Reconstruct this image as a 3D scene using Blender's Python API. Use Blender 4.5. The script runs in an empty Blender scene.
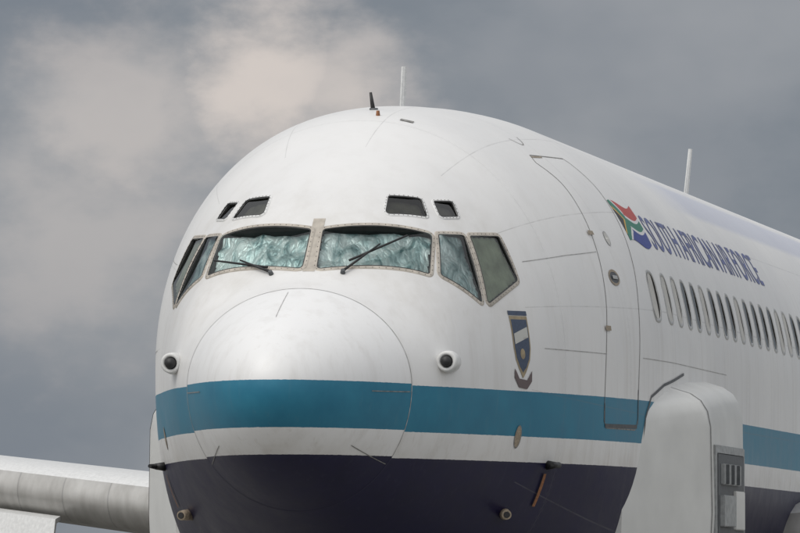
import bpy, bmesh, math, random, numpy as np
from mathutils import Vector, Matrix
from mathutils.bvhtree import BVHTree
from mathutils.interpolate import poly_3d_calc
random.seed(7)
ZA=3.3
scn=bpy.context.scene
# ------------------------------------------------------------------ helpers
def link(o,parent=None):
    bpy.context.collection.objects.link(o)
    if parent: o.parent=parent
    return o
def pchip(xs,ys):
    xs=np.array(xs,float);ys=np.array(ys,float);h=np.diff(xs);d=np.diff(ys)/h
    m=np.zeros(len(xs));m[0]=d[0];m[-1]=d[-1]
    for i in range(1,len(xs)-1):
        if d[i-1]*d[i]>0:
            w1=2*h[i]+h[i-1];w2=h[i]+2*h[i-1];m[i]=(w1+w2)/(w1/d[i-1]+w2/d[i])
    def f(x):
        x=min(max(x,xs[0]),xs[-1]);i=min(int(np.searchsorted(xs,x,side='right'))-1,len(xs)-2);i=max(i,0)
        s=(x-xs[i])/h[i]
        return float((2*s**3-3*s*s+1)*ys[i]+(s**3-2*s*s+s)*h[i]*m[i]+(-2*s**3+3*s*s)*ys[i+1]+(s**3-s*s)*h[i]*m[i+1])
    return f
def prof(T):
    f=pchip([math.sqrt(a) for a,b in T],[b for a,b in T]);return lambda t:f(math.sqrt(max(t,0)))
def nodes(mat):
    mat.use_nodes=True;return mat.node_tree,mat.node_tree.nodes['Principled BSDF']
def simple_mat(name,col,rough=.5,metal=0,noise=.0,scale=20,coat=0,bump=0):
    m=bpy.data.materials.new(name);nt,b=nodes(m);b.inputs['Roughness'].default_value=rough;b.inputs['Metallic'].default_value=metal
    b.inputs['Coat Weight'].default_value=coat
    b.inputs['Base Color'].default_value=(*col,1)
    if noise>0:
        tc=nt.nodes.new('ShaderNodeTexCoord');n=nt.nodes.new('ShaderNodeTexNoise');n.inputs['Scale'].default_value=scale;n.inputs['Detail'].default_value=6
        nt.links.new(tc.outputs['Object'],n.inputs['Vector'])
        mx=nt.nodes.new('ShaderNodeMix');mx.data_type='RGBA'
        mx.inputs[6].default_value=tuple(c*(1-noise) for c in col)+(1,);mx.inputs[7].default_value=tuple(min(1,c*(1+noise)) for c in col)+(1,)
        mr=nt.nodes.new('ShaderNodeMapRange');mr.inputs[1].default_value=.3;mr.inputs[2].default_value=.7
        nt.links.new(n.outputs[0],mr.inputs[0]);nt.links.new(mr.outputs[0],mx.inputs[0]);nt.links.new(mx.outputs[2],b.inputs['Base Color'])
        if bump>0:
            bp=nt.nodes.new('ShaderNodeBump');bp.inputs['Strength'].default_value=bump;bp.inputs['Distance'].default_value=.02
            nt.links.new(n.outputs[0],bp.inputs['Height']);nt.links.new(bp.outputs[0],b.inputs['Normal'])
    return m
def mesh_obj(name,vs,fs,mats,parent,smooth=False,mi=None):
    me=bpy.data.meshes.new(name);me.from_pydata([tuple(v) for v in vs],[],fs);me.update()
    for m in (mats if isinstance(mats,list) else [mats]): me.materials.append(m)
    if mi: me.polygons.foreach_set('material_index',mi)
    if smooth:
        for p in me.polygons:p.use_smooth=True
    return link(bpy.data.objects.new(name,me),parent)
# ------------------------------------------------------------------ fuselage shape (x aft, y to starboard, z up)
W=prof([(0,0),(.05,.17),(.15,.295),(.3,.415),(.5,.54),(.8,.68),(1.05,.78),(1.5,.98),(2,1.15),(2.5,1.30),(3,1.45),(3.5,1.57),(4,1.67),(4.5,1.745),(5,1.81),(5.5,1.85),(6.2,1.88),(32,1.88),(36,1.55),(40,.95),(44,.25)])
ZT=prof([(0,-.42),(.05,-.25),(.15,-.13),(.3,-.02),(.5,.08),(.8,.20),(1.05,.29),(1.2,.34),(1.38,.42),(1.75,.78),(2.1,1.06),(2.5,1.29),(3,1.53),(3.5,1.68),(4,1.76),(4.5,1.81),(5,1.84),(5.5,1.865),(6.2,1.88),(34,1.88),(38,1.8),(44,1.35)])
ZB=prof([(0,-.42),(.05,-.59),(.15,-.72),(.3,-.85),(.5,-.98),(.8,-1.13),(1.05,-1.23),(1.5,-1.40),(2,-1.57),(3,-1.87),(4,-2.1),(5,-2.27),(6,-2.38),(7,-2.44),(8,-2.45),(30,-2.45),(34,-1.9),(39,-.7),(44,.7)])
ZC=prof([(0,-.42),(1,-.38),(2,-.28),(3,-.2),(4,-.15),(5,-.1),(6,-.05),(32,-.05),(44,1.0)])
NL=prof([(0,2.0),(1,2.0),(3,2.4),(5,3.0),(44,2.8)])
NU=prof([(0,2.0),(2.2,2.0),(3.8,2.1),(44,2.1)])
def S(t,ph,off=0):
    w=W(t);c=ZC(t);u=ZT(t)-c;l=c-ZB(t)
    s,co=math.sin(ph),math.cos(ph)
    n=NU(t) if co>=0 else NL(t)
    y=w*math.copysign(abs(s)**(2/n),s);z=c+(u if co>=0 else l)*math.copysign(abs(co)**(2/n),co)
    p=Vector((t,y,z+ZA))
    if off: p+=Nrm(t,ph)*off
    return p
def Nrm(t,ph):
    a=S(t+.01,ph)-S(max(t-.01,.001),ph);b=S(t,ph+.01)-S(t,ph-.01)
    n=a.cross(b).normalized()
    c=Vector((t+.4,0,ZC(t)+ZA))
    if n.dot(S(t,ph)-c)<0:n=-n
    return n
def phz(t,z,side=-1):   # angle for a height, side -1 = port
    c=ZC(t)
    if z>=c: r=min(1,(z-c)/(ZT(t)-c));co=r**(NU(t)/2)
    else: r=min(1,(c-z)/(c-ZB(t)));co=-(r**(NL(t)/2))
    return side*math.acos(co)
# ------------------------------------------------------------------ materials
def skin_material():
    m=bpy.data.materials.new('weathered_white_paint');nt,b=nodes(m);N=nt.nodes;L=nt.links
    def val(op,a,b2=None,c=None):
        n=N.new('ShaderNodeMath');n.operation=op
        for i,v in enumerate((a,b2,c)):
            if v is None: continue
            if isinstance(v,(int,float)): n.inputs[i].default_value=v
            else: L.new(v,n.inputs[i])
        return n.outputs[0]
    def mix(f,a,c):
        n=N.new('ShaderNodeMix');n.data_type='RGBA'
        for i,v in ((0,f),(6,a),(7,c)):
            if isinstance(v,tuple): n.inputs[i].default_value=(*v,1)
            elif isinstance(v,(int,float)): n.inputs[i].default_value=v
            else: L.new(v,n.inputs[i])
        return n.outputs[2]
    def noise(vec,sc,det=5,ro=.55):
        n=N.new('ShaderNodeTexNoise');n.inputs['Scale'].default_value=sc;n.inputs['Detail'].default_value=det;n.inputs['Roughness'].default_value=ro
        L.new(vec,n.inputs['Vector']);return n.outputs[0]
    def rng(v,a,c,lo=0,hi=1):
        n=N.new('ShaderNodeMapRange');n.inputs[1].default_value=a;n.inputs[2].default_value=c;n.inputs[3].default_value=lo;n.inputs[4].default_value=hi
        L.new(v,n.inputs[0]);return n.outputs[0]
    tc=N.new('ShaderNodeTexCoord');P=tc.outputs['Object'];sp=N.new('ShaderNodeSeparateXYZ');L.new(P,sp.inputs[0])
    x,y,z0=sp.outputs;z=val('SUBTRACT',z0,ZA)
    # slightly offset stripes on the radome
    rad=val('LESS_THAN',x,1.08);z=val('SUBTRACT',z,val('MULTIPLY',rad,.012))
    wob=val('MULTIPLY',val('SUBTRACT',noise(P,30,2),.5),.006);zw=val('ADD',val('ADD',z,wob),rng(x,5.2,9,0,.055))
    n1=noise(P,.8,3);n2=noise(P,5,5,.6);n3=noise(P,45,3,.7)
    mp=N.new('ShaderNodeMapping');mp.inputs['Scale'].default_value=(7,7,.35);L.new(P,mp.inputs[0]);streak=noise(mp.outputs[0],1,4,.6)
    mp2=N.new('ShaderNodeMapping');mp2.inputs['Scale'].default_value=(22,22,1.0);L.new(P,mp2.inputs[0]);fine=noise(mp2.outputs[0],1,4,.6)
    white=mix(rng(n1,.3,.7),(.675,.672,.668),(.74,.733,.72))
    white=mix(rng(n2,.5,.85,0,.15),white,(.54,.53,.51))
    white=mix(rng(rad,0,1,0,.6),white,(.775,.775,.775))
    teal=mix(rng(n2,.3,.7),(.015,.150,.245),(.023,.185,.285))
    teal=mix(rng(fine,.58,.8,0,.25),teal,(.10,.20,.25))
    navy=mix(rng(n2,.3,.75),(.006,.0055,.030),(.010,.009,.042))
    navy=mix(rng(fine,.56,.8,0,.22),navy,(.06,.06,.09))
    def band(lo,hi): return val('MULTIPLY',val('GREATER_THAN',zw,lo),val('LESS_THAN',zw,hi))
    # pale blue tint in an upper band well aft
    ub=val('MULTIPLY',rng(z,1.28,1.34),rng(z,1.62,1.56));ub=val('MULTIPLY',ub,rng(x,9,11,0,.45));white=mix(ub,white,(.36,.40,.56))
    # grime on the white: faint streaks growing towards the belly, dirt round the cockpit
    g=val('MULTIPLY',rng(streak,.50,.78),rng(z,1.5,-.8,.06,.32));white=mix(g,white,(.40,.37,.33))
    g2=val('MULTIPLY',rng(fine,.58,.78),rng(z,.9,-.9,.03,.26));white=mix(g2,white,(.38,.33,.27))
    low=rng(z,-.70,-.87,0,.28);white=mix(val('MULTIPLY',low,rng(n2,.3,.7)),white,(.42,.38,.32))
    cock=val('MULTIPLY',val('MULTIPLY',rng(x,1.3,1.45),rng(x,2.9,2.5)),val('MULTIPLY',rng(z,-.1,.25),rng(z,1.15,.85)))
    white=mix(val('MULTIPLY',cock,rng(n2,.35,.7,.02,.25)),white,(.42,.39,.34))
    white=mix(rng(n3,.69,.77,0,.24),white,(.25,.23,.21))
    col=mix(band(-.695,-.375),white,teal)
    col=mix(val('LESS_THAN',zw,-.875),col,navy)
    # panel seams
    fx=val('ABSOLUTE',val('SUBTRACT',val('FRACT',val('DIVIDE',val('SUBTRACT',x,3.25),1.42)),.5))
    lx=val('GREATER_THAN',fx,.4974)
    lx=val('MULTIPLY',lx,val('GREATER_THAN',x,2.9))
    ang=val('ARCTAN2',y,z);fa=val('ABSOLUTE',val('SUBTRACT',val('FRACT',val('DIVIDE',val('ADD',ang,.11),.43)),.5));la=val('GREATER_THAN',fa,.4940)
    la=val('MULTIPLY',la,val('GREATER_THAN',x,2.7))
    seam=val('MAXIMUM',lx,la);seam=val('MULTIPLY',seam,rng(n2,.35,.6,.08,.28))
    col=mix(seam,col,(.16,.155,.15))
    near=val('GREATER_THAN',fx,.482);rv=val('MULTIPLY',near,val('LESS_THAN',fx,.487))
    dots=val('GREATER_THAN',val('SINE',val('MULTIPLY',ang,190)),.2);rv=val('MULTIPLY',val('MULTIPLY',rv,dots),val('GREATER_THAN',x,2.9))
    col=mix(val('MULTIPLY',rv,.12),col,(.2,.2,.2))
    L.new(col,b.inputs['Base Color'])
    L.new(rng(n2,.2,.8,.34,.46),b.inputs['Roughness'])
    L.new(rng(z,-.9,-.85,.28,.42),b.inputs['Specular IOR Level'])
    h=val('ADD',val('MULTIPLY',noise(P,2.0,2),.5),val('MULTIPLY',seam,-.35))
    bp=N.new('ShaderNodeBump');bp.inputs['Strength'].default_value=.2;bp.inputs['Distance'].default_value=.02;L.new(h,bp.inputs['Height']);L.new(bp.outputs[0],b.inputs['Normal'])
    return m
M_skin=skin_material()
M_dark=simple_mat('window_recess_rubber',(.02,.02,.02),.7,noise=.2)
M_frame=simple_mat('bare_metal_window_frame',(.44,.40,.345),.45,.15,noise=.2,scale=14)
M_screw=simple_mat('screw_metal',(.13,.115,.10),.5,.4)
M_line=simple_mat('panel_gap',(.20,.195,.185),.7,noise=.4,scale=30)
M_faint=simple_mat('faint_seam',(.36,.355,.345),.6,noise=.3,scale=20)
M_navyline=simple_mat('navy_seam',(.03,.03,.06),.6)
M_black=simple_mat('black_rubber',(.015,.015,.016),.5)
M_white=simple_mat('fitting_white_paint',(.64,.64,.63),.4,noise=.1,scale=30)
M_tan=simple_mat('stained_metal',(.33,.27,.2),.5,.3,noise=.3,scale=60)
M_rust=simple_mat('brown_stain_tag',(.24,.10,.04),.7,noise=.4,scale=60)
M_blue=simple_mat('lettering_blue',(.105,.125,.27),.5,noise=.3,scale=25)
M_pod=simple_mat('fairing_paint',(.60,.60,.58),.42,noise=.06,scale=3,coat=.1)
M_grey=simple_mat('equipment_grey',(.30,.31,.31),.5,noise=.25,scale=20)
M_dgrey=simple_mat('equipment_dark_grey',(.07,.075,.08),.5,noise=.25,scale=20)
def glass_mat(name,tint,fac=1.0):
    m=bpy.data.materials.new(name);m.use_nodes=True;nt=m.node_tree;nt.nodes.clear();N=nt.nodes.new
    o=N('ShaderNodeOutputMaterial');mx=N('ShaderNodeMixShader');t=N('ShaderNodeBsdfTransparent');g=N('ShaderNodeBsdfGlossy');f=N('ShaderNodeFresnel')
    f.inputs[0].default_value=1.5;t.inputs[0].default_value=(*tint,1);g.inputs['Roughness'].default_value=.03
    nt.links.new(f.outputs[0],mx.inputs[0]);nt.links.new(t.outputs[0],mx.inputs[1]);nt.links.new(g.outputs[0],mx.inputs[2]);nt.links.new(mx.outputs[0],o.inputs[0]);return m
M_glass=glass_mat('cockpit_glass',(.76,.84,.83))
M_glass2=glass_mat('smoked_glass',(.58,.60,.56))
def foil_mat(name,a,b_,c):
    m=bpy.data.materials.new(name);nt,b=nodes(m);tc=nt.nodes.new('ShaderNodeTexCoord')
    mp=nt.nodes.new('ShaderNodeMapping');mp.inputs['Scale'].default_value=(1,1.5,.8);nt.links.new(tc.outputs['Object'],mp.inputs[0])
    n=nt.nodes.new('ShaderNodeTexNoise');n.inputs['Scale'].default_value=5.5;n.inputs['Detail'].default_value=5;n.inputs['Distortion'].default_value=1.2;nt.links.new(mp.outputs[0],n.inputs['Vector'])
    cr=nt.nodes.new('ShaderNodeValToRGB');e=cr.color_ramp.elements;e[0].position=.36;e[0].color=(*a,1);e[1].position=.60;e[1].color=(*c,1);x=e.new(.47);x.color=(*b_,1)
    nt.links.new(n.outputs[0],cr.inputs[0])
    nt.links.new(cr.outputs[0],b.inputs['Base Color']);b.inputs['Metallic'].default_value=.35;b.inputs['Roughness'].default_value=.38
    v=nt.nodes.new('ShaderNodeTexVoronoi');v.inputs['Scale'].default_value=16;v.feature='DISTANCE_TO_EDGE'
    ds=nt.nodes.new('ShaderNodeMix');ds.data_type='VECTOR';ds.inputs[0].default_value=.12;nt.links.new(mp.outputs[0],ds.inputs[4]);nt.links.new(n.outputs[1],ds.inputs[5]);nt.links.new(ds.outputs[1],v.inputs['Vector'])
    bp=nt.nodes.new('ShaderNodeBump');bp.inputs['Strength'].default_value=.5;bp.inputs['Distance'].default_value=.03;nt.links.new(v.outputs['Distance'],bp.inputs['Height']);nt.links.new(bp.outputs[0],b.inputs['Normal'])
    return m
M_foil=foil_mat('crumpled_sunshade',(.17,.27,.28),(.55,.65,.65),(.95,.96,.95))
M_curt=simple_mat('beige_curtain',(.42,.41,.31),.8,noise=.25,scale=8)
M_inter=simple_mat('dim_cockpit',(.15,.145,.12),.8,noise=.5,scale=8)
M_shade=simple_mat('window_blind',(.50,.49,.46),.6,noise=.08)
# ------------------------------------------------------------------ fuselage mesh
plane=bpy.data.objects.new('jet_transport_airplane',None);link(plane)
st=[.004*i*i for i in range(1,10)]
t=.36
while t<9: st.append(t);t+=.05
while t<44: st.append(t);t+=.4
st.append(44.)
NP=160
vs=[(0,0,-.42+ZA)];fs=[]
for a in st:
    for j in range(NP): vs.append(S(a,-2*math.pi*j/NP))
for j in range(NP): fs.append((0,1+(j+1)%NP,1+j))
for i in range(len(st)-1):
    b=1+i*NP
    for j in range(NP):
        k=(j+1)%NP;fs.append((b+j,b+k,b+NP+k,b+NP+j))
b=1+(len(st)-1)*NP
fs.append(tuple(b+j for j in range(NP)))
base=bpy.data.meshes.new('skin_base');base.from_pydata([tuple(v) for v in vs],[],fs);base.update()
bm=bmesh.new();bm.from_mesh(base);bmesh.ops.recalc_face_normals(bm,faces=bm.faces);bm.to_mesh(base)
bm.verts.ensure_lookup_table();bm.faces.ensure_lookup_table()
bvh=BVHTree.FromBMesh(bm)
vnorm=[v.normal.copy() for v in bm.verts]
base.materials.append(M_skin);base.materials.append(M_dark)
skin=link(bpy.data.objects.new('fuselage_skin',base),plane)
# ------------------------------------------------------------------ windows
def rounded(poly,r,k=5):
    out=[];n=len(poly)
    for i in range(n):
        p=poly[i];a=(poly[i-1]-p);c=(poly[(i+1)%n]-p)
        half=math.acos(max(-1,min(1,a.normalized().dot(c.normalized()))))/2
        d=min(r/math.tan(half),a.length*.45,c.length*.45)
        A=p+a.normalized()*d;B=p+c.normalized()*d
        for q in range(k+1):
            s=q/k;out.append(A*(1-s)**2+p*2*s*(1-s)+B*s*s)
    return out
def dense(poly,step):
    out=[];n=len(poly)
    for i in range(n):
        a=poly[i];b=poly[(i+1)%n];k=max(1,int((b-a).length/step))
        for q in range(k): out.append(a.lerp(b,q/k))
    return out
def offs(poly,d):
    n=len(poly);out=[]
    area=sum(poly[i].x*poly[(i+1)%n].y-poly[(i+1)%n].x*poly[i].y for i in range(n));sg=1 if area>0 else -1
    for i in range(n):
        tn=(poly[(i+1)%n]-poly[i-1]).normalized();out.append(poly[i]+Vector((tn.y,-tn.x))*sg*d)
    return out
cutV=[];cutF=[]
screws=[]
class Win:
    def __init__(s,corners,r):
        P=[Vector((c[0],c[1],c[2]+ZA)) for c in corners];o=sum(P,Vector())/len(P)
        n=Vector()
        for i in range(len(P)): n+=(P[i]-o).cross(P[(i+1)%len(P)]-o)
        n.normalize()
        if n.dot(o-Vector((o.x+1,0,ZA)))<0:n=-n
        u=Vector((0,0,1)).cross(n).normalized();v=n.cross(u)
        s.o,s.n,s.u,s.v=o,n,u,v
        s.poly=rounded([Vector(((p-o).dot(u),(p-o).dot(v))) for p in P],r)
    def w(s,p,h=0): return s.o+s.u*p.x+s.v*p.y+s.n*h
    def snap(s,p,off=0):
        q=s.w(p,.6);h=bvh.ray_cast(q,-s.n)
        if h[0] is None:return s.w(p,off)
        return h[0]+h[1]*off
    def cut(s,depth,top=.25):
        b=len(cutV);n=len(s.poly)
        for h in (-depth,top):
            for p in s.poly: cutV.append(s.w(p,h))
        for i in range(n):
            k=(i+1)%n;cutF.append((b+i,b+k,b+n+k,b+n+i))
        cutF.append(tuple(b+i for i in range(n)));cutF.append(tuple(b+n+i for i in reversed(range(n))))
    def pane(s,name,h,mat,grow=.004):
        P=offs(s.poly,grow);V=[s.w(p,h) for p in P]
        nn=Vector();c=s.o
        for i in range(len(V)): nn+=(V[i]-c).cross(V[(i+1)%len(V)]-c)
        if nn.dot(s.n)<0:V=V[::-1]
        return mesh_obj(name,V,[tuple(range(len(P)))],mat,plane)
    def frame(s,name,wd,h,mat,inner=0,scr=0):
        P=dense(s.poly,.03);n=len(P);V=[];F=[]
        K=3
        for k in range(K+1):
            for p in offs(P,inner+wd*k/K): V.append(s.snap(p,h))
        for p in offs(P,inner+wd+.004): V.append(s.snap(p,-.002))
        for k in range(K+1):
            for i in range(n):
                j=(i+1)%n;F.append((k*n+i,k*n+j,(k+1)*n+j,(k+1)*n+i))
        o=mesh_obj(name,V,F,mat,plane,True)
        if scr:
            Q=offs(dense(s.poly,.004),wd*.6);L=0
            for i in range(len(Q)):
                L+=(Q[i]-Q[i-1]).length
                if L>scr:
                    L=0;c=s.snap(Q[i],h+.001);screws.append((c,s.n,.0045))
        return o
    def inside(s,q,m):
        P=offs(s.poly,m);c=False;n=len(P)
        for i in range(n):
            a=P[i];b=P[i-1]
            if (a.y>q.y)!=(b.y>q.y) and q.x<(b.x-a.x)*(q.y-a.y)/(b.y-a.y)+a.x: c=not c
        return c
    def foil(s,name,h,mat,amp,cell=.06,flat=True,pleat=0):
        # crumpled sheet, cut to the window outline
        xs=[p.x for p in s.poly];ys=[p.y for p in s.poly];a,b_,c,d=min(xs),max(xs),min(ys),max(ys)
        sub=4;nx=max(3,int((b_-a)/cell));ny=max(3,int((d-c)/cell))
        H=[[random.uniform(-1,1) for _ in range(nx+2)] for _ in range(ny+2)]
        NX,NY=nx*sub,ny*sub;V=[];F=[];Q=[]
        for j in range(NY+1):
            for i in range(NX+1):
                fx,fy=i/sub,j/sub;ix,iy=int(fx),int(fy);u,v=fx-ix,fy-iy;
                hh=(H[iy][ix]*(1-u)*(1-v)+H[iy][ix+1]*u*(1-v)+H[iy+1][ix]*(1-u)*v+H[iy+1][ix+1]*u*v)
                q=Vector((a+(b_-a)*i/NX,c+(d-c)*j/NY));Q.append(q)
                V.append(s.w(q,h+amp*hh+pleat*math.sin(q.x*90)))
        for j in range(NY):
            for i in range(NX):
                k=j*(NX+1)+i;ce=(Q[k]+Q[k+NX+2])/2
                if s.inside(ce,.001): F.append((k,k+1,k+NX+2,k+NX+1))
        # keep boundary inside pocket
        return mesh_obj(name,V,F,mat,plane,True)
WD=dict(windshield=([(1.71,-.045,.74),(2.03,-.76,.73),(1.75,-.79,.425),(1.43,-.055,.45)],.03),
 side_window=([(2.10,-.80,.72),(2.34,-.93,.72),(2.12,-1.10,.24),(1.84,-.855,.42)],.02),
 aft_side_window=([(2.40,-.965,.72),(2.72,-1.11,.73),(2.70,-1.25,.42),(2.19,-1.135,.235)],.025),
 eyebrow_window=([(2.14,-.43,1.0),(2.30,-.63,.985),(2.16,-.70,.855),(1.96,-.44,.86)],.03),
 outer_eyebrow_window=([(2.37,-.71,.97),(2.53,-.81,.97),(2.44,-.87,.865),(2.27,-.78,.86)],.025))
fo=.002
for sd in (1,-1):
    for nm,(cs,r) in WD.items():
        cs2=[(a,b*sd,c) for a,b,c in cs]
        w=Win(cs2,r);w.cut(.09)
        br='eyebrow' in nm
        if nm=='windshield': w.pane(nm+'_glass',-.002,M_glass);w.foil(nm+'_sunshade',-.040,M_foil,.022,.08)
        elif nm=='side_window': w.pane(nm+'_glass',.006,M_glass);w.foil(nm+'_sunshade',-.020,M_foil,.014,.07)
        elif nm=='aft_side_window': w.pane(nm+'_glass',.004,M_glass);w.foil(nm+'_curtain',-.018,M_curt,.003,.05,False,.005)
        else: w.pane(nm+'_glass',-.004,M_glass2);w.foil(nm+'_interior',-.05,M_inter,.012,.08)
        fo+=.0006
        w.frame(nm+'_frame',.022 if br else .033,fo,M_frame if not br else M_white,scr=.045 if not br else .035)
        w.frame(nm+'_seal',.006,fo+.0012,M_black,inner=-.001)
# cabin windows
cabin_z=.43
tw=5.6;i=0
fV=[];fF=[]
while tw<31:
    for sd in (-1,1):
        ph=phz(tw,cabin_z,sd);o=S(tw,ph);n=Nrm(tw,ph);u=Vector((1,0,0));v=n.cross(u).normalized()
        if v.z<0:v=-v
        w=Win.__new__(Win);w.o,w.n,w.u,w.v=o,n,u,v
        hw,hh=.125,.175
        w.poly=[Vector((hw*math.copysign(abs(math.cos(a))**.62,math.cos(a)),hh*math.copysign(abs(math.sin(a))**.62,math.sin(a)))) for a in [2*math.pi*k/28 for k in range(28)]]
        w.cut(.035,.1)
        bl=i in(0,1,2,5,9,14,15,22)
        w.pane('cabin_window_pane',-.006,(M_shade if bl else M_glass2))
        if not bl: w.pane('cabin_window_interior',-.018,M_inter)
        n0=len(fV);P=w.poly;m=len(P)
        for k,(d,h) in enumerate(((0,.0),(0,.004),(.028,.004),(.032,-.001))):
            for p in offs(P,d): fV.append(w.snap(p,h))
        for k in range(3):
            for q in range(m):
                j=(q+1)%m;fF.append((n0+k*m+q,n0+k*m+j,n0+(k+1)*m+j,n0+(k+1)*m+q))
    tw+=.508;i+=1
M_cf=simple_mat('cabin_window_frame',(.42,.42,.41),.4,.3,noise=.15,scale=20)
mesh_obj('cabin_window_frames',fV,fF,M_cf,plane,True)
cm=bpy.data.meshes.new('cut');cm.from_pydata([tuple(v) for v in cutV],[],cutF);cm.update()
cm.materials.append(M_skin);cm.materials.append(M_dark);cm.polygons.foreach_set('material_index',[1]*len(cm.polygons))
b2=bmesh.new();b2.from_mesh(cm);bmesh.ops.recalc_face_normals(b2,faces=b2.faces);b2.to_mesh(cm);b2.free()
cut=link(bpy.data.objects.new('cut',cm))
mod=skin.modifiers.new('b','BOOLEAN');mod.operation='DIFFERENCE';mod.object=cut;mod.solver='EXACT'
dg=bpy.context.evaluated_depsgraph_get()
nm=bpy.data.meshes.new_from_object(skin.evaluated_get(dg),depsgraph=dg)
skin.modifiers.clear();skin.data=nm;bpy.data.objects.remove(cut)
cn=[None]*len(nm.vertices)
for i,v in enumerate(nm.vertices):
    loc,no,fi,ds=bvh.find_nearest(v.co)
    f=bm.faces[fi];
    if len(f.verts)>4: cn[i]=no;continue
    ws=poly_3d_calc([q.co for q in f.verts],loc);n=Vector()
    for wgt,q in zip(ws,f.verts): n+=vnorm[q.index]*wgt
    cn[i]=n.normalized()
ln=[None]*len(nm.loops)
for p in nm.polygons:
    p.use_smooth=True
    for li in p.loop_indices:
        ln[li]=cn[nm.loops[li].vertex_index] if p.material_index==0 else p.normal
nm.normals_split_custom_set([tuple(a) for a in ln])
# screws
V=[];F=[]
for c,n,r in screws:
    u=n.orthogonal().normalized();v=n.cross(u);b=len(V);V.append(c+n*.002)
    for k in range(6): V.append(c+(u*math.cos(k*1.0472)+v*math.sin(k*1.0472))*r)
    for k in range(6): F.append((b,b+1+k,b+1+(k+1)%6))
mesh_obj('frame_screws',V,F,M_screw,plane)
# ------------------------------------------------------------------ conformal ribbons and decals
def ribbon(name,pts,wd,mat,off=.0025,closed=False):
    P=[S(a,b,off) for a,b in pts];N=[Nrm(a,b) for a,b in pts];V=[];F=[];n=len(P)
    for i in range(n):
        a=P[i-1] if (i or closed) else P[0];c=P[(i+1)%n] if (i<n-1 or closed) else P[-1]
        tg=(c-a).normalized();sdv=N[i].cross(tg).normalized()*wd/2
        V+= [P[i]+sdv,P[i]-sdv]
    for i in range(n if closed else n-1):
        j=(i+1)%n;F.append((2*i,2*i+1,2*j+1,2*j))
    return mesh_obj(name,V,F,mat,plane,True)
def tzline(pts,side=-1,step=.05):
    out=[]
    for (a,b),(c,d) in zip(pts[:-1],pts[1:]):
        k=max(1,int(math.hypot(c-a,d-b)/step))
        for q in range(k):
            s=q/k;tt=a+(c-a)*s;out.append((tt,phz(tt,b+(d-b)*s,side)))
    out.append((pts[-1][0],phz(pts[-1][0],pts[-1][1],side)));return out
def smoothpts(pts,k=6):
    out=[];n=len(pts)
    for i in range(n-1):
        p0=pts[max(i-1,0)];p1=pts[i];p2=pts[i+1];p3=pts[min(i+2,n-1)]
        for q in range(k):
            s=q/k
            out.append(tuple(.5*((2*p1[c])+(-p0[c]+p2[c])*s+(2*p0[c]-5*p1[c]+4*p2[c]-p3[c])*s*s+(-p0[c]+3*p1[c]-3*p2[c]+p3[c])*s**3) for c in(0,1)))
    out.append(pts[-1]);return out
def decal(name,V2,F2,mats,t0,z0,side=-1,off=.003,mi=None,shear=0):
    V=[]
    for (u,v) in V2:
        tt=t0+(u+v*shear)*(1 if side<0 else -1);ph=phz(tt,z0,side);r=(W(tt)+ZT(tt)-ZC(tt))/2
        V.append(S(tt,ph-side*v/r,off))
    return mesh_obj(name,V,F2,mats,plane,True,mi)
def fill2d(poly,cell=.05):
    bmx=bmesh.new();f=bmx.faces.new([bmx.verts.new((p[0],p[1],0)) for p in poly])
    bmesh.ops.triangulate(bmx,faces=[f])
    xs=[p[0] for p in poly];ys=[p[1] for p in poly]
    for ax,lo,hi in ((0,min(xs),max(xs)),(1,min(ys),max(ys))):
        q=lo+cell
        while q<hi:
            pl=Vector((q,0,0)) if ax==0 else Vector((0,q,0));no=Vector((1,0,0)) if ax==0 else Vector((0,1,0))
            bmesh.ops.bisect_plane(bmx,geom=bmx.verts[:]+bmx.edges[:]+bmx.faces[:],plane_co=pl,plane_no=no);q+=cell
    bmx.verts.ensure_lookup_table();bmx.verts.index_update()
    V=[(v.co.x,v.co.y) for v in bmx.verts];F=[tuple(v.index for v in f.verts) for f in bmx.faces];bmx.free();return V,F
def ell(a,b,k=24,cx=0,cy=0): return [(cx+a*math.cos(2*math.pi*i/k),cy+b*math.sin(2*math.pi*i/k)) for i in range(k)]
def annulus(a,b,wd,k=28):
    V=ell(a,b,k)+ell(a+wd,b+wd,k);return V,[(i,(i+1)%k,k+(i+1)%k,k+i) for i in range(k)]
def text_decal(body,width,height,t0,z0,side):
    cu=bpy.data.curves.new('txt','FONT');cu.body=body;cu.offset=.008;cu.space_word=.6;cu.resolution_u=5
    o=link(bpy.data.objects.new('txt',cu));d=bpy.context.evaluated_depsgraph_get();me=bpy.data.meshes.new_from_object(o.evaluated_get(d),depsgraph=d)
    bpy.data.objects.remove(o);b=bmesh.new();b.from_mesh(me);bmesh.ops.triangulate(b,faces=b.faces)
    xs=[v.co.x for v in b.verts];ys=[v.co.y for v in b.verts];x0,x1,y0,y1=min(xs),max(xs),min(ys),max(ys)
    for k in range(1,10):
        bmesh.ops.bisect_plane(b,geom=b.verts[:]+b.edges[:]+b.faces[:],plane_co=Vector((0,y0+(y1-y0)*k/10,0)),plane_no=Vector((0,1,0)))
    b.verts.index_update();V=[((v.co.x-x0)/(x1-x0)*width,(v.co.y-y0)/(y1-y0)*height) for v in b.verts];F=[tuple(v.index for v in f.verts) for f in b.faces];b.free()
    decal('lettering',V,F,M_blue,t0,z0,side,.003)
text_decal('SOUTH AFRICAN AIR FORCE',6.35,.31,6.35,.82,-1)
text_decal('SOUTH AFRICAN AIR FORCE',6.35,.31,12.7,.82,1)
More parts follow.
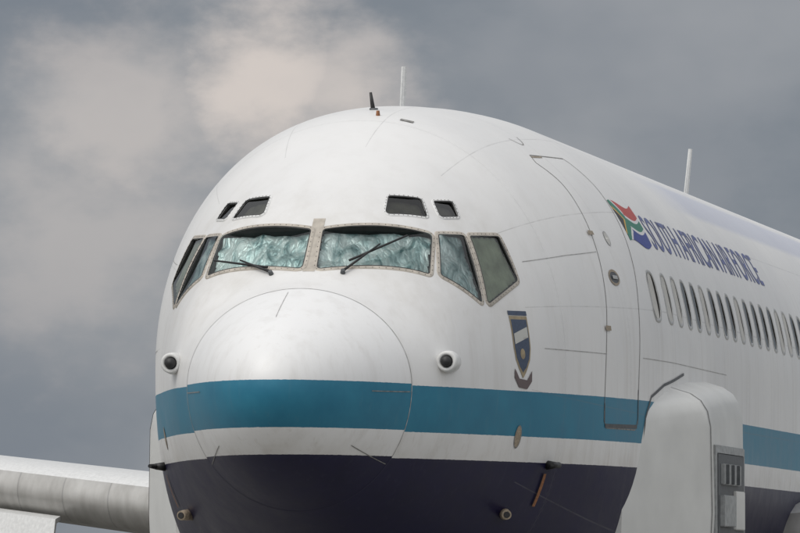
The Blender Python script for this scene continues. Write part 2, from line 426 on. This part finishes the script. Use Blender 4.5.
def flag(t0,z0,side):
    cols=[(.42,.06,.05),(.62,.62,.62),(.03,.18,.12),(.03,.05,.24),(.03,.03,.03),(.6,.36,.06)]
    ms=[simple_mat('flag_colour',c,.5,noise=.1) for c in cols]
    nx,ny=60,40;Wd,H=.80,.36;V=[];F=[];mi=[]
    for j in range(ny+1):
        for i in range(nx+1):
            u,v=i/nx,j/ny;V.append((u*Wd,(v-.5)*H+.028*math.sin(u*6.3+.6)))
    for j in range(ny):
        for i in range(nx):
            k=j*(nx+1)+i;F.append((k,k+1,k+nx+2,k+nx+1));u=(i+.5)/nx*1.5;v=(j+.5)/ny
            dy=abs(v-.5);arm=max(0,.5-u)
            dd=(dy-arm)*.707 if u<.5 else dy
            if abs(dd)<.10 : q=2
            elif dd>0: q=1 if dd<.165 else (0 if v>.5 else 3)
            else: q=5 if dd>-.155 else 4
            mi.append(q)
    decal('national_flag',V,F,ms,t0,z0,side,.003,mi,shear=.0)
flag(5.42,.985,-1);flag(13.6,.985,1)
# crest stand-in: plain shield and scroll
M_sh1=simple_mat('emblem_dark_blue',(.045,.065,.11),.5,noise=.2,scale=60);M_sh2=simple_mat('emblem_gold',(.30,.24,.15),.5,noise=.2);M_sh3=simple_mat('emblem_light',(.48,.48,.45),.5);M_sh4=simple_mat('emblem_scroll',(.12,.09,.09),.5)
def shield(s):
    return [(-.125*s,.19*s),(.125*s,.19*s),(.125*s,-.02*s),(.105*s,-.10*s),(.055*s,-.165*s),(0,-.20*s),(-.055*s,-.165*s),(-.105*s,-.10*s),(-.125*s,-.02*s)]
sd=-1;cz=-.045;ct=2.56
for k,(sc,mm) in enumerate(((1.0,M_sh2),(.88,M_sh1))):
    V,F=fill2d(shield(sc),.04);decal('crest_shield',V,F,mm,ct,cz,sd,.003+.001*k)
V,F=fill2d([(-.10,.07),(.10,.12),(.10,.05),(-.10,0)],.04);decal('crest_stripe',V,F,M_sh3,ct,cz,sd,.005)
V,F=fill2d(ell(.035,.035,16,0,-.06),.04);decal('crest_disc',V,F,M_sh2,ct,cz,sd,.005)
V,F=fill2d([(-.13,-.16),(-.06,-.205),(.06,-.205),(.13,-.16),(.13,-.205),(.06,-.25),(-.06,-.25),(-.13,-.205)],.04);decal('crest_scroll',V,F,M_sh4,ct,cz,sd,.0055)
V,F=fill2d([(-.13,.195),(.13,.195),(.13,.225),(-.13,.225)],.04);decal('crest_bar',V,F,M_sh1,ct,cz,sd,.004)
# door
for sd in (-1,1):
    dl=[(4.28,1.36),(4.44,1.22),(4.42,1.0),(4.32,.68),(4.20,.34),(4.08,0),(4.03,-.4),(4.03,-.55)]
    dr=[(5.30,1.42),(5.40,1.25),(5.34,1.0),(5.18,.65),(5.00,.30),(4.90,-.08),(4.86,-.52)]
    loop=smoothpts(dl)+[(4.09,-.60),(4.80,-.60)]+smoothpts(dr[::-1])+[(5.24,1.45),(4.34,1.42),(4.28,1.36)]
    ribbon('door_gap',tzline(loop,sd),.010,M_line,.002)
    ribbon('door_sill',tzline([(4.05,-.585),(4.84,-.575)],sd),.028,M_dgrey,.004)
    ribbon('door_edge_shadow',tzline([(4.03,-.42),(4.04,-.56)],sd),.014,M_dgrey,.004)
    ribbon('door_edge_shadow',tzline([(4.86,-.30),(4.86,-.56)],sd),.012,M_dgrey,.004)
    ribbon('door_rim',tzline([(4.32,1.405),(4.60,1.42)],sd),.014,M_tan,.0032)
    V,F=annulus(.105,.042,.018);decal('door_handle_ring',V,F,M_tan,4.53,.52,sd,.005)
    V,F=fill2d(ell(.105,.042),.05);decal('door_handle_recess',V,F,M_dgrey,4.53,.52,sd,.004)
    V,F=fill2d([(-.06,-.013),(.06,-.013),(.06,.013),(-.06,.013)],.05);decal('door_handle',V,F,M_cf,4.53,.52,sd,.012)
    V,F=annulus(.045,.05,.010);decal('door_viewport_ring',V,F,M_cf,4.72,.82,sd,.004)
    V,F=fill2d(ell(.045,.05),.05);decal('door_viewport',V,F,M_shade,4.72,.82,sd,.003)
    for tt,zz in((4.34,.84),(4.13,.13)):
        V,F=fill2d([(-.06,-.016),(.06,-.016),(.06,.016),(-.06,.016)],.05);decal('door_hinge',V,F,M_tan,tt,zz,sd,.012)
    for L_ in ([(2.86,.56),(3.6,.64),(4.30,.70)],[(2.9,-.06),(4.08,-.06)],[(5.0,-.06),(9,-.06)]):
        ribbon('skin_lap',tzline(L_,sd),.006,M_faint,.0015)
    V,F=fill2d(ell(.04,.07),.03);decal('oval_placard',V,F,M_tan,2.56,-.70,sd,.003)
    V,F=annulus(.04,.07,.008);decal('placard_rim',V,F,M_line,2.56,-.70,sd,.004)
k0=abs(phz(1.08,-.87))
ribbon('radome_seam',[(1.08,-k0+2*k0*k/90) for k in range(91)],.008,M_faint,.0015)
ribbon('radome_seam_lower',[(1.08,k0+(2*math.pi-2*k0)*k/50) for k in range(51)],.007,M_navyline,.0015)
for ph in (-1.62,1.62):
    ribbon('lightning_strip',[(.62+.44*k/20,ph) for k in range(21)],.006,M_line,.004)
for ph in (-2.25,2.25):
    ribbon('lightning_strip',[(.6+.46*k/20,ph) for k in range(21)],.006,M_line,.004)
ribbon('lightning_strip',[(.5+.5*k/20,.08) for k in range(21)],.004,M_faint,.003)
ribbon('crown_scuff',[(4.38+.3*k/10,-.53-.05*math.sin(k/3)) for k in range(11)],.008,M_line,.003)
ribbon('centre_post_panel',[(1.40+.40*k/12,0) for k in range(13)],.085,M_frame,.0018)
# ------------------------------------------------------------------ solid fittings
def frustum(name,a,b,r1,r2,mat,seg=20,parent=plane,caps=True):
    a=Vector(a);b=Vector(b);n=(b-a).normalized();u=n.orthogonal().normalized();v=n.cross(u);V=[];F=[]
    for c,r in((a,r1),(b,r2)):
        for k in range(seg): V.append(c+(u*math.cos(2*math.pi*k/seg)+v*math.sin(2*math.pi*k/seg))*r)
    for k in range(seg): j=(k+1)%seg;F.append((k,j,seg+j,seg+k))
    if caps:F+= [tuple(range(seg))[::-1],tuple(range(seg,2*seg))]
    o=mesh_obj(name,V,F,mat,parent,True)
    for p in o.data.polygons:
        if len(p.vertices)>4:p.use_smooth=False
    return o
def lathe(name,prof_,axis_o,axis,mat,seg=32,parent=plane):
    ax=Vector(axis).normalized();u=ax.orthogonal().normalized();v=ax.cross(u);V=[];F=[];o=Vector(axis_o)
    for h,r in prof_:
        for k in range(seg): V.append(o+ax*h+(u*math.cos(2*math.pi*k/seg)+v*math.sin(2*math.pi*k/seg))*r)
    for i in range(len(prof_)-1):
        for k in range(seg):
            j=(k+1)%seg;F.append((i*seg+k,i*seg+j,(i+1)*seg+j,(i+1)*seg+k))
    return mesh_obj(name,V,F,mat,parent,True)
def box(name,c,sz,mat,rot=None,bev=.004,parent=plane):
    bmx=bmesh.new();bmesh.ops.create_cube(bmx,size=1);bmesh.ops.scale(bmx,vec=sz,verts=bmx.verts)
    if bev:bmesh.ops.bevel(bmx,geom=bmx.edges[:],offset=bev,segments=2,affect='EDGES')
    if rot is not None: bmesh.ops.transform(bmx,matrix=rot.to_4x4(),verts=bmx.verts)
    bmesh.ops.translate(bmx,vec=Vector(c),verts=bmx.verts);me=bpy.data.meshes.new(name);bmx.to_mesh(me);bmx.free();me.materials.append(mat)
    return link(bpy.data.objects.new(name,me),parent)
for sd in(-1,1):
    p=S(1.46,phz(1.46,-.20,sd));y=p.y+sd*.03
    lathe('sensor_housing',[(.16,.03),(.12,.07),(.02,.078),(-.07,.072),(-.085,.064),(-.08,.045),(-.03,.04)],(p.x,y,p.z),(1,0,0),M_white)
    lathe('sensor_core',[(-.03,.042),(-.095,.038),(-.11,.025),(-.113,.0)],(p.x,y,p.z),(1,0,0),M_black)
    p=S(3.1,phz(3.1,-.89,sd));q=p+Vector((0,sd*.07,0))
    frustum('pitot_mast',p,q+Vector((-.03,0,0)),.035,.022,M_black,12)
    frustum('pitot_tube',q+Vector((.06,0,0)),q+Vector((-.20,0,0)),.024,.014,M_black,12)
    V,F=fill2d([(-.02,0),(.02,0),(.025,-.26),(-.015,-.26)],.03);decal('streamer_stain',V,F,M_rust,3.08,-.95,sd,.012)
    p=S(2.74,phz(2.74,-1.24,sd));frustum('drain_mast',p+Vector((.07,0,0)),p+Vector((-.09,sd*.05,-.01)),.045,.035,M_tan,14)
    frustum('drain_core',p+Vector((-.088,sd*.05,-.01)),p+Vector((-.10,sd*.052,-.01)),.024,.022,M_black,12)
def wiper(side,blade,arm):
    def on(tyz,off):
        loc,no,_,_=bvh.find_nearest(Vector((tyz[0],tyz[1]*side,tyz[2]+ZA)));return loc+no*off
    a,b_=on(arm[0],.02),on(arm[1],.05);frustum('wiper_arm',a,b_,.010,.006,M_black,8)
    c,d=on(blade[0],.028),on(blade[1],.035);frustum('wiper_blade',c,d,.009,.007,M_black,8)
    frustum('wiper_pivot',on(arm[0],-.01),on(arm[0],.03),.020,.014,M_dgrey,12)
wiper(1,[(1.50,-.27,.50),(1.86,-.60,.67)],[(1.42,-.24,.42),(1.68,-.44,.585)])
wiper(-1,[(1.46,-.30,.455),(1.79,-.72,.50)],[(1.42,-.27,.42),(1.60,-.50,.485)])
def blade(name,x,y,z,h,c,tip,mat,sweep=.1,th=.02):
    V=[];pr=[(-.5,0),(-.35,.8),(0,1),(.5,.05),(0,-1),(-.35,-.8)]
    for zz,cc,sw in((z-.08,c,0),(z+h,tip,sweep)):
        for a,b_ in pr: V.append((x+sw+a*cc,y+b_*th,zz+ZA))
    n=len(pr);F=[(i,(i+1)%n,n+(i+1)%n,n+i) for i in range(n)]+[tuple(range(n))[::-1],tuple(range(n,2*n))]
    mesh_obj(name,V,F,mat,plane)
blade('blade_antenna',4.95,0,1.83,.31,.22,.12,M_white,.06,.018)
blade('blade_antenna_aft',19.6,0,1.88,.62,.30,.14,M_white,.45,.018)
frustum('short_aerial',(3.8,0,1.70+ZA),(3.78,.02,1.86+ZA),.020,.010,M_black,10)
frustum('short_aerial_base',(3.8,0,1.70+ZA),(3.8,0,1.745+ZA),.04,.03,M_dgrey,12)
frustum('orange_vent',(3.45,-.10,1.62+ZA),(3.44,-.10,1.70+ZA),.022,.012,M_rust,10)
ribbon('crown_patch',[(3.35+.05*k/4,-.20) for k in range(5)],.10,M_line,.004)
# ------------------------------------------------------------------ cheek fairings
def cheek(sd):
    s=1 if sd>0 else -1
    def sec(t,p,zt,zb):
        P=[(-1.40,zt+.10),(-1.78,zt+.03),(-2.02,zt-.045),(-2.10,zt-.10),(-2.15,zt-.18),(-2.175,zt-.30),(-2.185,-1.2),(-2.15,zb+.35),(-2.0,zb+.08),(-1.6,zb),(-1.2,zb)]
        return [(t,-s*(-1.45+(y+1.45)*p),z+ZA) for y,z in P]
    stn=[(4.72,.33,-.42,-2.0),(5.0,.48,-.37,-2.1),(5.3,.64,-.335,-2.15),(5.6,.80,-.30,-2.2),(5.90,.96,-.268,-2.25),(5.94,.985,-.255,-2.26),(5.99,1.0,-.25,-2.27),(6.9,1.0,-.18,-2.3),(7.80,1.0,-.15,-2.3),(7.88,.985,-.155,-2.3),(7.93,.94,-.18,-2.3)]
    secs=[sec(*q) for q in stn]
    V=[p for q in secs for p in q];n=len(secs[0]);F=[]
    for i in range(len(secs)-1):
        for k in range(n-1): F.append((i*n+k,i*n+k+1,(i+1)*n+k+1,(i+1)*n+k))
    F.append(tuple(range(n)));F.append(tuple((len(secs)-1)*n+k for k in range(n))[::-1])
    o=mesh_obj('cheek_fairing',V,F,M_pod,plane)
    b=bmesh.new();b.from_mesh(o.data);bmesh.ops.recalc_face_normals(b,faces=b.faces);b.to_mesh(o.data);b.free()
    for p in o.data.polygons:p.use_smooth=len(p.vertices)==4
    md=o.modifiers.new('wn','WEIGHTED_NORMAL');md.weight=90;md.keep_sharp=True
    # raised seam strip along the front corner of the fairing
    V=[];F=[]
    cor=sec(5.99,1.0,-.25,-2.27)[1:9]
    for q in cor:
        q=Vector(q);V+= [q+Vector((0,s*.004,.002)),q+Vector((.025,s*.004,.002))]
    for i in range(len(cor)-1): F.append((2*i,2*i+1,2*i+3,2*i+2))
    mesh_obj('fairing_seam',V,F,M_line,plane)
    def pl(t0,t1,z0,z1,pr,mat,nm): box(nm,((t0+t1)/2,s*(2.176+pr/2),(z0+z1)/2+ZA),(t1-t0,pr,z1-z0),mat,None,.006)
    pl(6.15,7.78,-1.95,-.68,.018,M_grey,'hatch_frame')
    pl(6.24,7.70,-1.88,-.74,.024,M_dgrey,'hatch_opening')
    pl(6.40,7.35,-.98,-.82,.05,M_grey,'hatch_panel')
    pl(6.35,7.0,-1.30,-1.06,.06,M_grey,'hatch_unit')
    pl(7.1,7.6,-1.32,-1.02,.045,M_pod,'hatch_unit')
    pl(6.35,7.45,-1.62,-1.40,.05,M_grey,'hatch_unit')
    pl(6.35,7.6,-1.82,-1.70,.04,M_pod,'hatch_unit')
    for tt in(6.5,6.8,7.1): box('hatch_rib',(tt,s*2.22,-.90+ZA),(.02,.06,.15),M_dgrey,None,.003)
    ribbon('fairing_joint',tzline([(4.80,-1.55),(4.88,-1.34),(5.02,-.75),(5.08,-.50),(5.25,-.34),(5.7,-.24),(6.6,-.13)],sd),.022,M_dgrey,.006)
cheek(-1);cheek(1)
# ------------------------------------------------------------------ wings, tail, engines, gear
def wing_mat():
    m=bpy.data.materials.new('wing_skin');nt,b=nodes(m);N=nt.nodes;L=nt.links;tc=N.new('ShaderNodeTexCoord');sp=N.new('ShaderNodeSeparateXYZ');L.new(tc.outputs['Object'],sp.inputs[0])
    a=N.new('ShaderNodeMath');a.operation='ABSOLUTE';L.new(sp.outputs[1],a.inputs[0])
    f=N.new('ShaderNodeMath');f.operation='FRACT';d=N.new('ShaderNodeMath');d.operation='MULTIPLY';d.inputs[1].default_value=1.9;L.new(a.outputs[0],d.inputs[0]);L.new(d.outputs[0],f.inputs[0])
    g=N.new('ShaderNodeMath');g.operation='LESS_THAN';g.inputs[1].default_value=.03;L.new(f.outputs[0],g.inputs[0])
    mp=N.new('ShaderNodeMapping');mp.inputs['Scale'].default_value=(1,3,1);L.new(tc.outputs['Object'],mp.inputs[0])
    n=N.new('ShaderNodeTexNoise');n.inputs['Scale'].default_value=3;n.inputs['Detail'].default_value=7;L.new(mp.outputs[0],n.inputs['Vector'])
    cr=N.new('ShaderNodeValToRGB');e=cr.color_ramp.elements;e[0].position=.3;e[0].color=(.34,.33,.31,1);e[1].position=.7;e[1].color=(.47,.46,.44,1);L.new(n.outputs[0],cr.inputs[0])
    mx=N.new('ShaderNodeMix');mx.data_type='RGBA';mu=N.new('ShaderNodeMath');mu.operation='MULTIPLY';mu.inputs[1].default_value=.35;L.new(g.outputs[0],mu.inputs[0]);L.new(mu.outputs[0],mx.inputs[0]);L.new(cr.outputs[0],mx.inputs[6]);mx.inputs[7].default_value=(.12,.12,.12,1)
    L.new(mx.outputs[2],b.inputs['Base Color']);b.inputs['Roughness'].default_value=.42;b.inputs['Metallic'].default_value=.15;return m
M_wing=wing_mat()
AF=[(0,0),(.002,.09),(.008,.19),(.02,.30),(.045,.42),(.1,.5),(.25,.52),(.45,.48),(.7,.28),(1,.01),(.7,-.26),(.45,-.46),(.25,-.5),(.1,-.46),(.045,-.40),(.02,-.30),(.008,-.19),(.002,-.09)]
def foilwing(name,secs,mat,vert=False):
    V=[];n=len(AF);F=[];mi=[]
    for (x,s_,h,c,th) in secs:
        for a,b_ in AF:
            V.append((x+a*c,b_*th,s_+ZA) if vert else (x+a*c,s_,h+b_*th+ZA))
    for i in range(len(secs)-1):
        for k in range(n):
            j=(k+1)%n;F.append((i*n+k,i*n+j,(i+1)*n+j,(i+1)*n+k));mi.append(1 if (not vert and 3<=k<=8) else 0)
    F.append(tuple(range(n)));F.append(tuple((len(secs)-1)*n+k for k in range(n))[::-1]);mi+=[0,0]
    o=mesh_obj(name,V,F,[mat,M_white],plane,True,mi)
    b=bmesh.new();b.from_mesh(o.data);bmesh.ops.recalc_face_normals(b,faces=b.faces);b.to_mesh(o.data);b.free();return o
def wz(y): return -1.04+(y-4.2)*.115
def wl(y): return 13.3+(y-1.9)*.77
for sd in(-1,1):
    foilwing('wing',[(wl(y),sd*y,wz(y),c,th) for y,c,th in((1.2,10.6,.66),(4.2,8.6,.60),(8.5,6.6,.52),(14,4.9,.40),(21.4,2.7,.22))],M_wing)
    foilwing('tailplane',[(37.5+(y-.6)*.75,sd*y,.75+(y-.6)*.12,c,th) for y,c,th in((.3,4.2,.38),(6.5,1.8,.16))],M_wing)
    V=[];F=[]
    for y in(5.32,5.9,6.8,7.6):
        for dx,dz in((.10,-.19),(-.10,-.22),(-.22,-.48),(-.18,-.50),(-.05,-.26),(.14,-.22)): V.append((wl(y)+dx,sd*y,wz(y)+dz+ZA))
    for i in range(3):
        for k in range(6): j=(k+1)%6;F.append((i*6+k,i*6+j,i*6+6+j,i*6+6+k))
    F+= [tuple(range(6))[::-1],tuple(range(18,24))]
    o=mesh_obj('leading_edge_flap',V,F,M_white,plane);b=bmesh.new();b.from_mesh(o.data);bmesh.ops.recalc_face_normals(b,faces=b.faces);b.to_mesh(o.data);b.free()
    for y in(8.6,14.6):
        ex=wl(y)-3.2;ez=wz(y)-1.15+ZA
        lathe('engine_nacelle',[(.9,.0),(.9,.62),(.2,.66),(.02,.72),(0,.76),(.06,.81),(.5,.87),(1.8,.86),(2.0,.80),(3.6,.68),(4.6,.50),(4.6,.42),(4.0,.40),(4.0,0)],(ex,sd*y,ez),(1,0,0),M_white)
        lathe('engine_spinner',[(.3,0),(.45,.12),(.9,.22)],(ex,sd*y,ez),(1,0,0),M_dgrey)
        V=[];F=[]
        for zz,x0,x1 in((ez+.7,ex+.8,ex+4.2),(wz(y)+ZA-.05,ex+2.9,ex+5.6)):
            V+= [(x0,sd*y,zz),(x0+.3,sd*y+.12,zz),(x1,sd*y+.06,zz),(x1,sd*y-.06,zz),(x0+.3,sd*y-.12,zz)]
        for k in range(5): j=(k+1)%5;F.append((k,j,5+j,5+k))
        mesh_obj('engine_pylon',V,F,M_white,plane)
    frustum('main_gear_leg',(21.5,sd*3.3,-1.3+ZA),(21.5,sd*3.3,.55),.14,.11,M_white,16)
    for dx in(-.7,.7):
        for dy in(-.35,.35):
            lathe('main_wheel',[(-.16,0),(-.16,.3),(-.17,.50),(-.10,.57),(.10,.57),(.17,.50),(.16,.3),(.16,0)],(21.5+dx,sd*3.3+dy,.57),(0,1,0),M_black)
    box('gear_truck',(21.5,sd*3.3,.57),(1.5,.18,.2),M_grey)
foilwing('tail_fin',[(34.2,1.5,0,7.2,.5),(36.6,4.2,0,5.2,.42),(40.0,8.9,0,2.6,.22)],M_white,True)
frustum('nose_gear_leg',(4.6,0,-2.0+ZA),(4.5,0,.42),.09,.07,M_white,16)
for dy in(-.28,.28): lathe('nose_wheel',[(-.11,0),(-.11,.25),(-.12,.36),(-.07,.42),(.07,.42),(.12,.36),(.11,.25),(.11,0)],(4.5,dy,.42),(0,1,0),M_black)
frustum('nose_gear_axle',(4.5,-.28,.42),(4.5,.28,.42),.05,.05,M_grey,12)
# ------------------------------------------------------------------ ground
def ground():
    m=bpy.data.materials.new('grass');nt,b=nodes(m);N=nt.nodes;L=nt.links;tc=N.new('ShaderNodeTexCoord')
    n=N.new('ShaderNodeTexNoise');n.inputs['Scale'].default_value=.05;n.inputs['Detail'].default_value=9;L.new(tc.outputs['Object'],n.inputs['Vector'])
    n2=N.new('ShaderNodeTexNoise');n2.inputs['Scale'].default_value=12;n2.inputs['Detail'].default_value=8;L.new(tc.outputs['Object'],n2.inputs['Vector'])
    cr=N.new('ShaderNodeValToRGB');e=cr.color_ramp.elements;e[0].position=.3;e[0].color=(.06,.08,.03,1);e[1].position=.7;e[1].color=(.16,.15,.07,1);L.new(n2.outputs[0],cr.inputs[0])
    mx=N.new('ShaderNodeMix');mx.data_type='RGBA';mx.blend_type='MULTIPLY';mx.inputs[0].default_value=.5;L.new(cr.outputs[0],mx.inputs[6]);L.new(n.outputs[0],mx.inputs[7]);L.new(mx.outputs[2],b.inputs['Base Color']);b.inputs['Roughness'].default_value=.95
    mesh_obj('ground',[(-3000,-3000,0),(3000,-3000,0),(3000,3000,0),(-3000,3000,0)],[(0,1,2,3)],m,None)
    ap=simple_mat('concrete',(.22,.215,.20),.9,noise=.25,scale=.7,bump=.2)
    mesh_obj('concrete_apron',[(-60,-60,.004),(80,-60,.004),(80,60,.004),(-60,60,.004)],[(0,1,2,3)],ap,None)
ground()
# ------------------------------------------------------------------ camera
fpx=6660;D=45;VPX=1660;HOR=590;TIP=267
th=math.atan((VPX-400)/fpx);Fv=Vector((math.cos(th),math.sin(th),0));R=Vector((math.sin(th),-math.cos(th),0))
C=-(D*Fv+((TIP-400)/fpx*D)*R);C.z=ZA-1.785
pitch=math.atan((HOR-266.5)/fpx)
fw=(Fv*math.cos(pitch)+Vector((0,0,math.sin(pitch))));up=R.cross(fw)
cam=bpy.data.cameras.new('camera');co=link(bpy.data.objects.new('camera',cam))
co.matrix_world=Matrix(((R.x,up.x,-fw.x,C.x),(R.y,up.y,-fw.y,C.y),(R.z,up.z,-fw.z,C.z),(0,0,0,1)))
cam.lens=fpx/800*36;cam.clip_end=9000;scn.camera=co
# ------------------------------------------------------------------ light
SUN=Vector((-.50,.34,.80)).normalized()
l=bpy.data.lights.new('sun','SUN');l.energy=1.5;l.angle=math.radians(38);l.color=(1,.965,.91);lo=link(bpy.data.objects.new('sun',l));lo.rotation_euler=SUN.to_track_quat('Z','Y').to_euler()
w=bpy.data.worlds.new('World');scn.world=w;w.use_nodes=True;nt=w.node_tree;N=nt.nodes;L=nt.links;bg=N['Background'];bg.inputs[1].default_value=.1
sky=N.new('ShaderNodeTexSky');sky.sky_type='NISHITA';sky.sun_disc=False;sky.sun_elevation=math.asin(SUN.z);sky.sun_rotation=math.atan2(SUN.x,SUN.y)
tc=N.new('ShaderNodeTexCoord');Gd=tc.outputs['Generated']
def M(op,a,b=None):
    n=N.new('ShaderNodeMath');n.operation=op
    for i,v in enumerate((a,b)):
        if v is None:continue
        if isinstance(v,(int,float)):n.inputs[i].default_value=v
        else:L.new(v,n.inputs[i])
    return n.outputs[0]
def VM(op,a,b):
    n=N.new('ShaderNodeVectorMath');n.operation=op
    for i,v in enumerate((a,b)):
        if isinstance(v,(tuple,Vector)):n.inputs[i].default_value=tuple(v)
        else:L.new(v,n.inputs[i])
    return n.outputs[1] if op in('DISTANCE','DOT_PRODUCT') else n.outputs[0]
def SS(v,a,b,lo=0,hi=1):
    n=N.new('ShaderNodeMapRange');n.interpolation_type='SMOOTHSTEP';n.inputs[1].default_value=a;n.inputs[2].default_value=b;n.inputs[3].default_value=lo;n.inputs[4].default_value=hi;L.new(v,n.inputs[0]);return n.outputs[0]
def NZ(sc,det,ro,off=(0,0,0),stretch=(1,1,1.6)):
    mp=N.new('ShaderNodeMapping');mp.inputs['Location'].default_value=off;mp.inputs['Scale'].default_value=stretch;L.new(Gd,mp.inputs[0])
    n=N.new('ShaderNodeTexNoise');n.inputs['Scale'].default_value=sc;n.inputs['Detail'].default_value=det;n.inputs['Roughness'].default_value=ro;L.new(mp.outputs[0],n.inputs['Vector']);return n.outputs[0]
def MX(f,a,b):
    n=N.new('ShaderNodeMix');n.data_type='RGBA'
    for i,v in((0,f),(6,a),(7,b)):
        if isinstance(v,tuple):n.inputs[i].default_value=(*v,1)
        elif isinstance(v,(int,float)):n.inputs[i].default_value=v
        else:L.new(v,n.inputs[i])
    return n.outputs[2]
n1=NZ(20,4,.5);n2=NZ(60,7,.55,(3,1,2))
dark=(1.95,2.2,2.55);mid=(2.9,3.05,3.3)
col=MX(SS(n1,.36,.66),dark,mid)
def blob(az,el,r,wv=1.7):
    d=Vector((math.cos(az)*math.cos(el),math.sin(az)*math.cos(el),math.sin(el)))
    warp=M('MULTIPLY',M('SUBTRACT',n2,.5),r*wv);return SS(M('ADD',VM('DISTANCE',Gd,d),warp),r,r*.1)
def az(px): return th-math.atan((px-400)/fpx)
def el(py): return (HOR-py)/fpx
b1=blob(az(270),el(75),.017);b2=blob(az(110),el(120),.022);b3=blob(az(350),el(100),.017);b4=blob(az(60),el(230),.030)
bb=M('MAXIMUM',M('MAXIMUM',b1,M('MULTIPLY',b2,.55)),M('MAXIMUM',M('MULTIPLY',b3,.8),M('MULTIPLY',b4,.38)))
b6=blob(az(0),el(440),.036,.8);col=MX(M('MULTIPLY',b6,.7),col,(1.55,1.85,2.3))
b7=blob(az(60),el(-5),.020);col=MX(M('MULTIPLY',b7,.6),col,(1.7,1.95,2.35))
col=MX(M('MULTIPLY',bb,.9),col,(6.9,6.2,5.75))
b5=blob(az(620),el(60),.05);col=MX(M('MULTIPLY',b5,.35),col,(3.3,3.35,3.6))
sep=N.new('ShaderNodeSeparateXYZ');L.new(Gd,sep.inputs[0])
lift=SS(M('ADD',M('MULTIPLY',sep.outputs[2],1.3),M('MULTIPLY',sep.outputs[0],-.55)),-.35,.75)  # sky brightened overhead and behind the camera, added to light the aircraft
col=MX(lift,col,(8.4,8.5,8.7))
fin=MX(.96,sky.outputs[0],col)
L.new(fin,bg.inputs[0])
scn.view_settings.view_transform='Standard';scn.view_settings.look='None';scn.view_settings.exposure=0
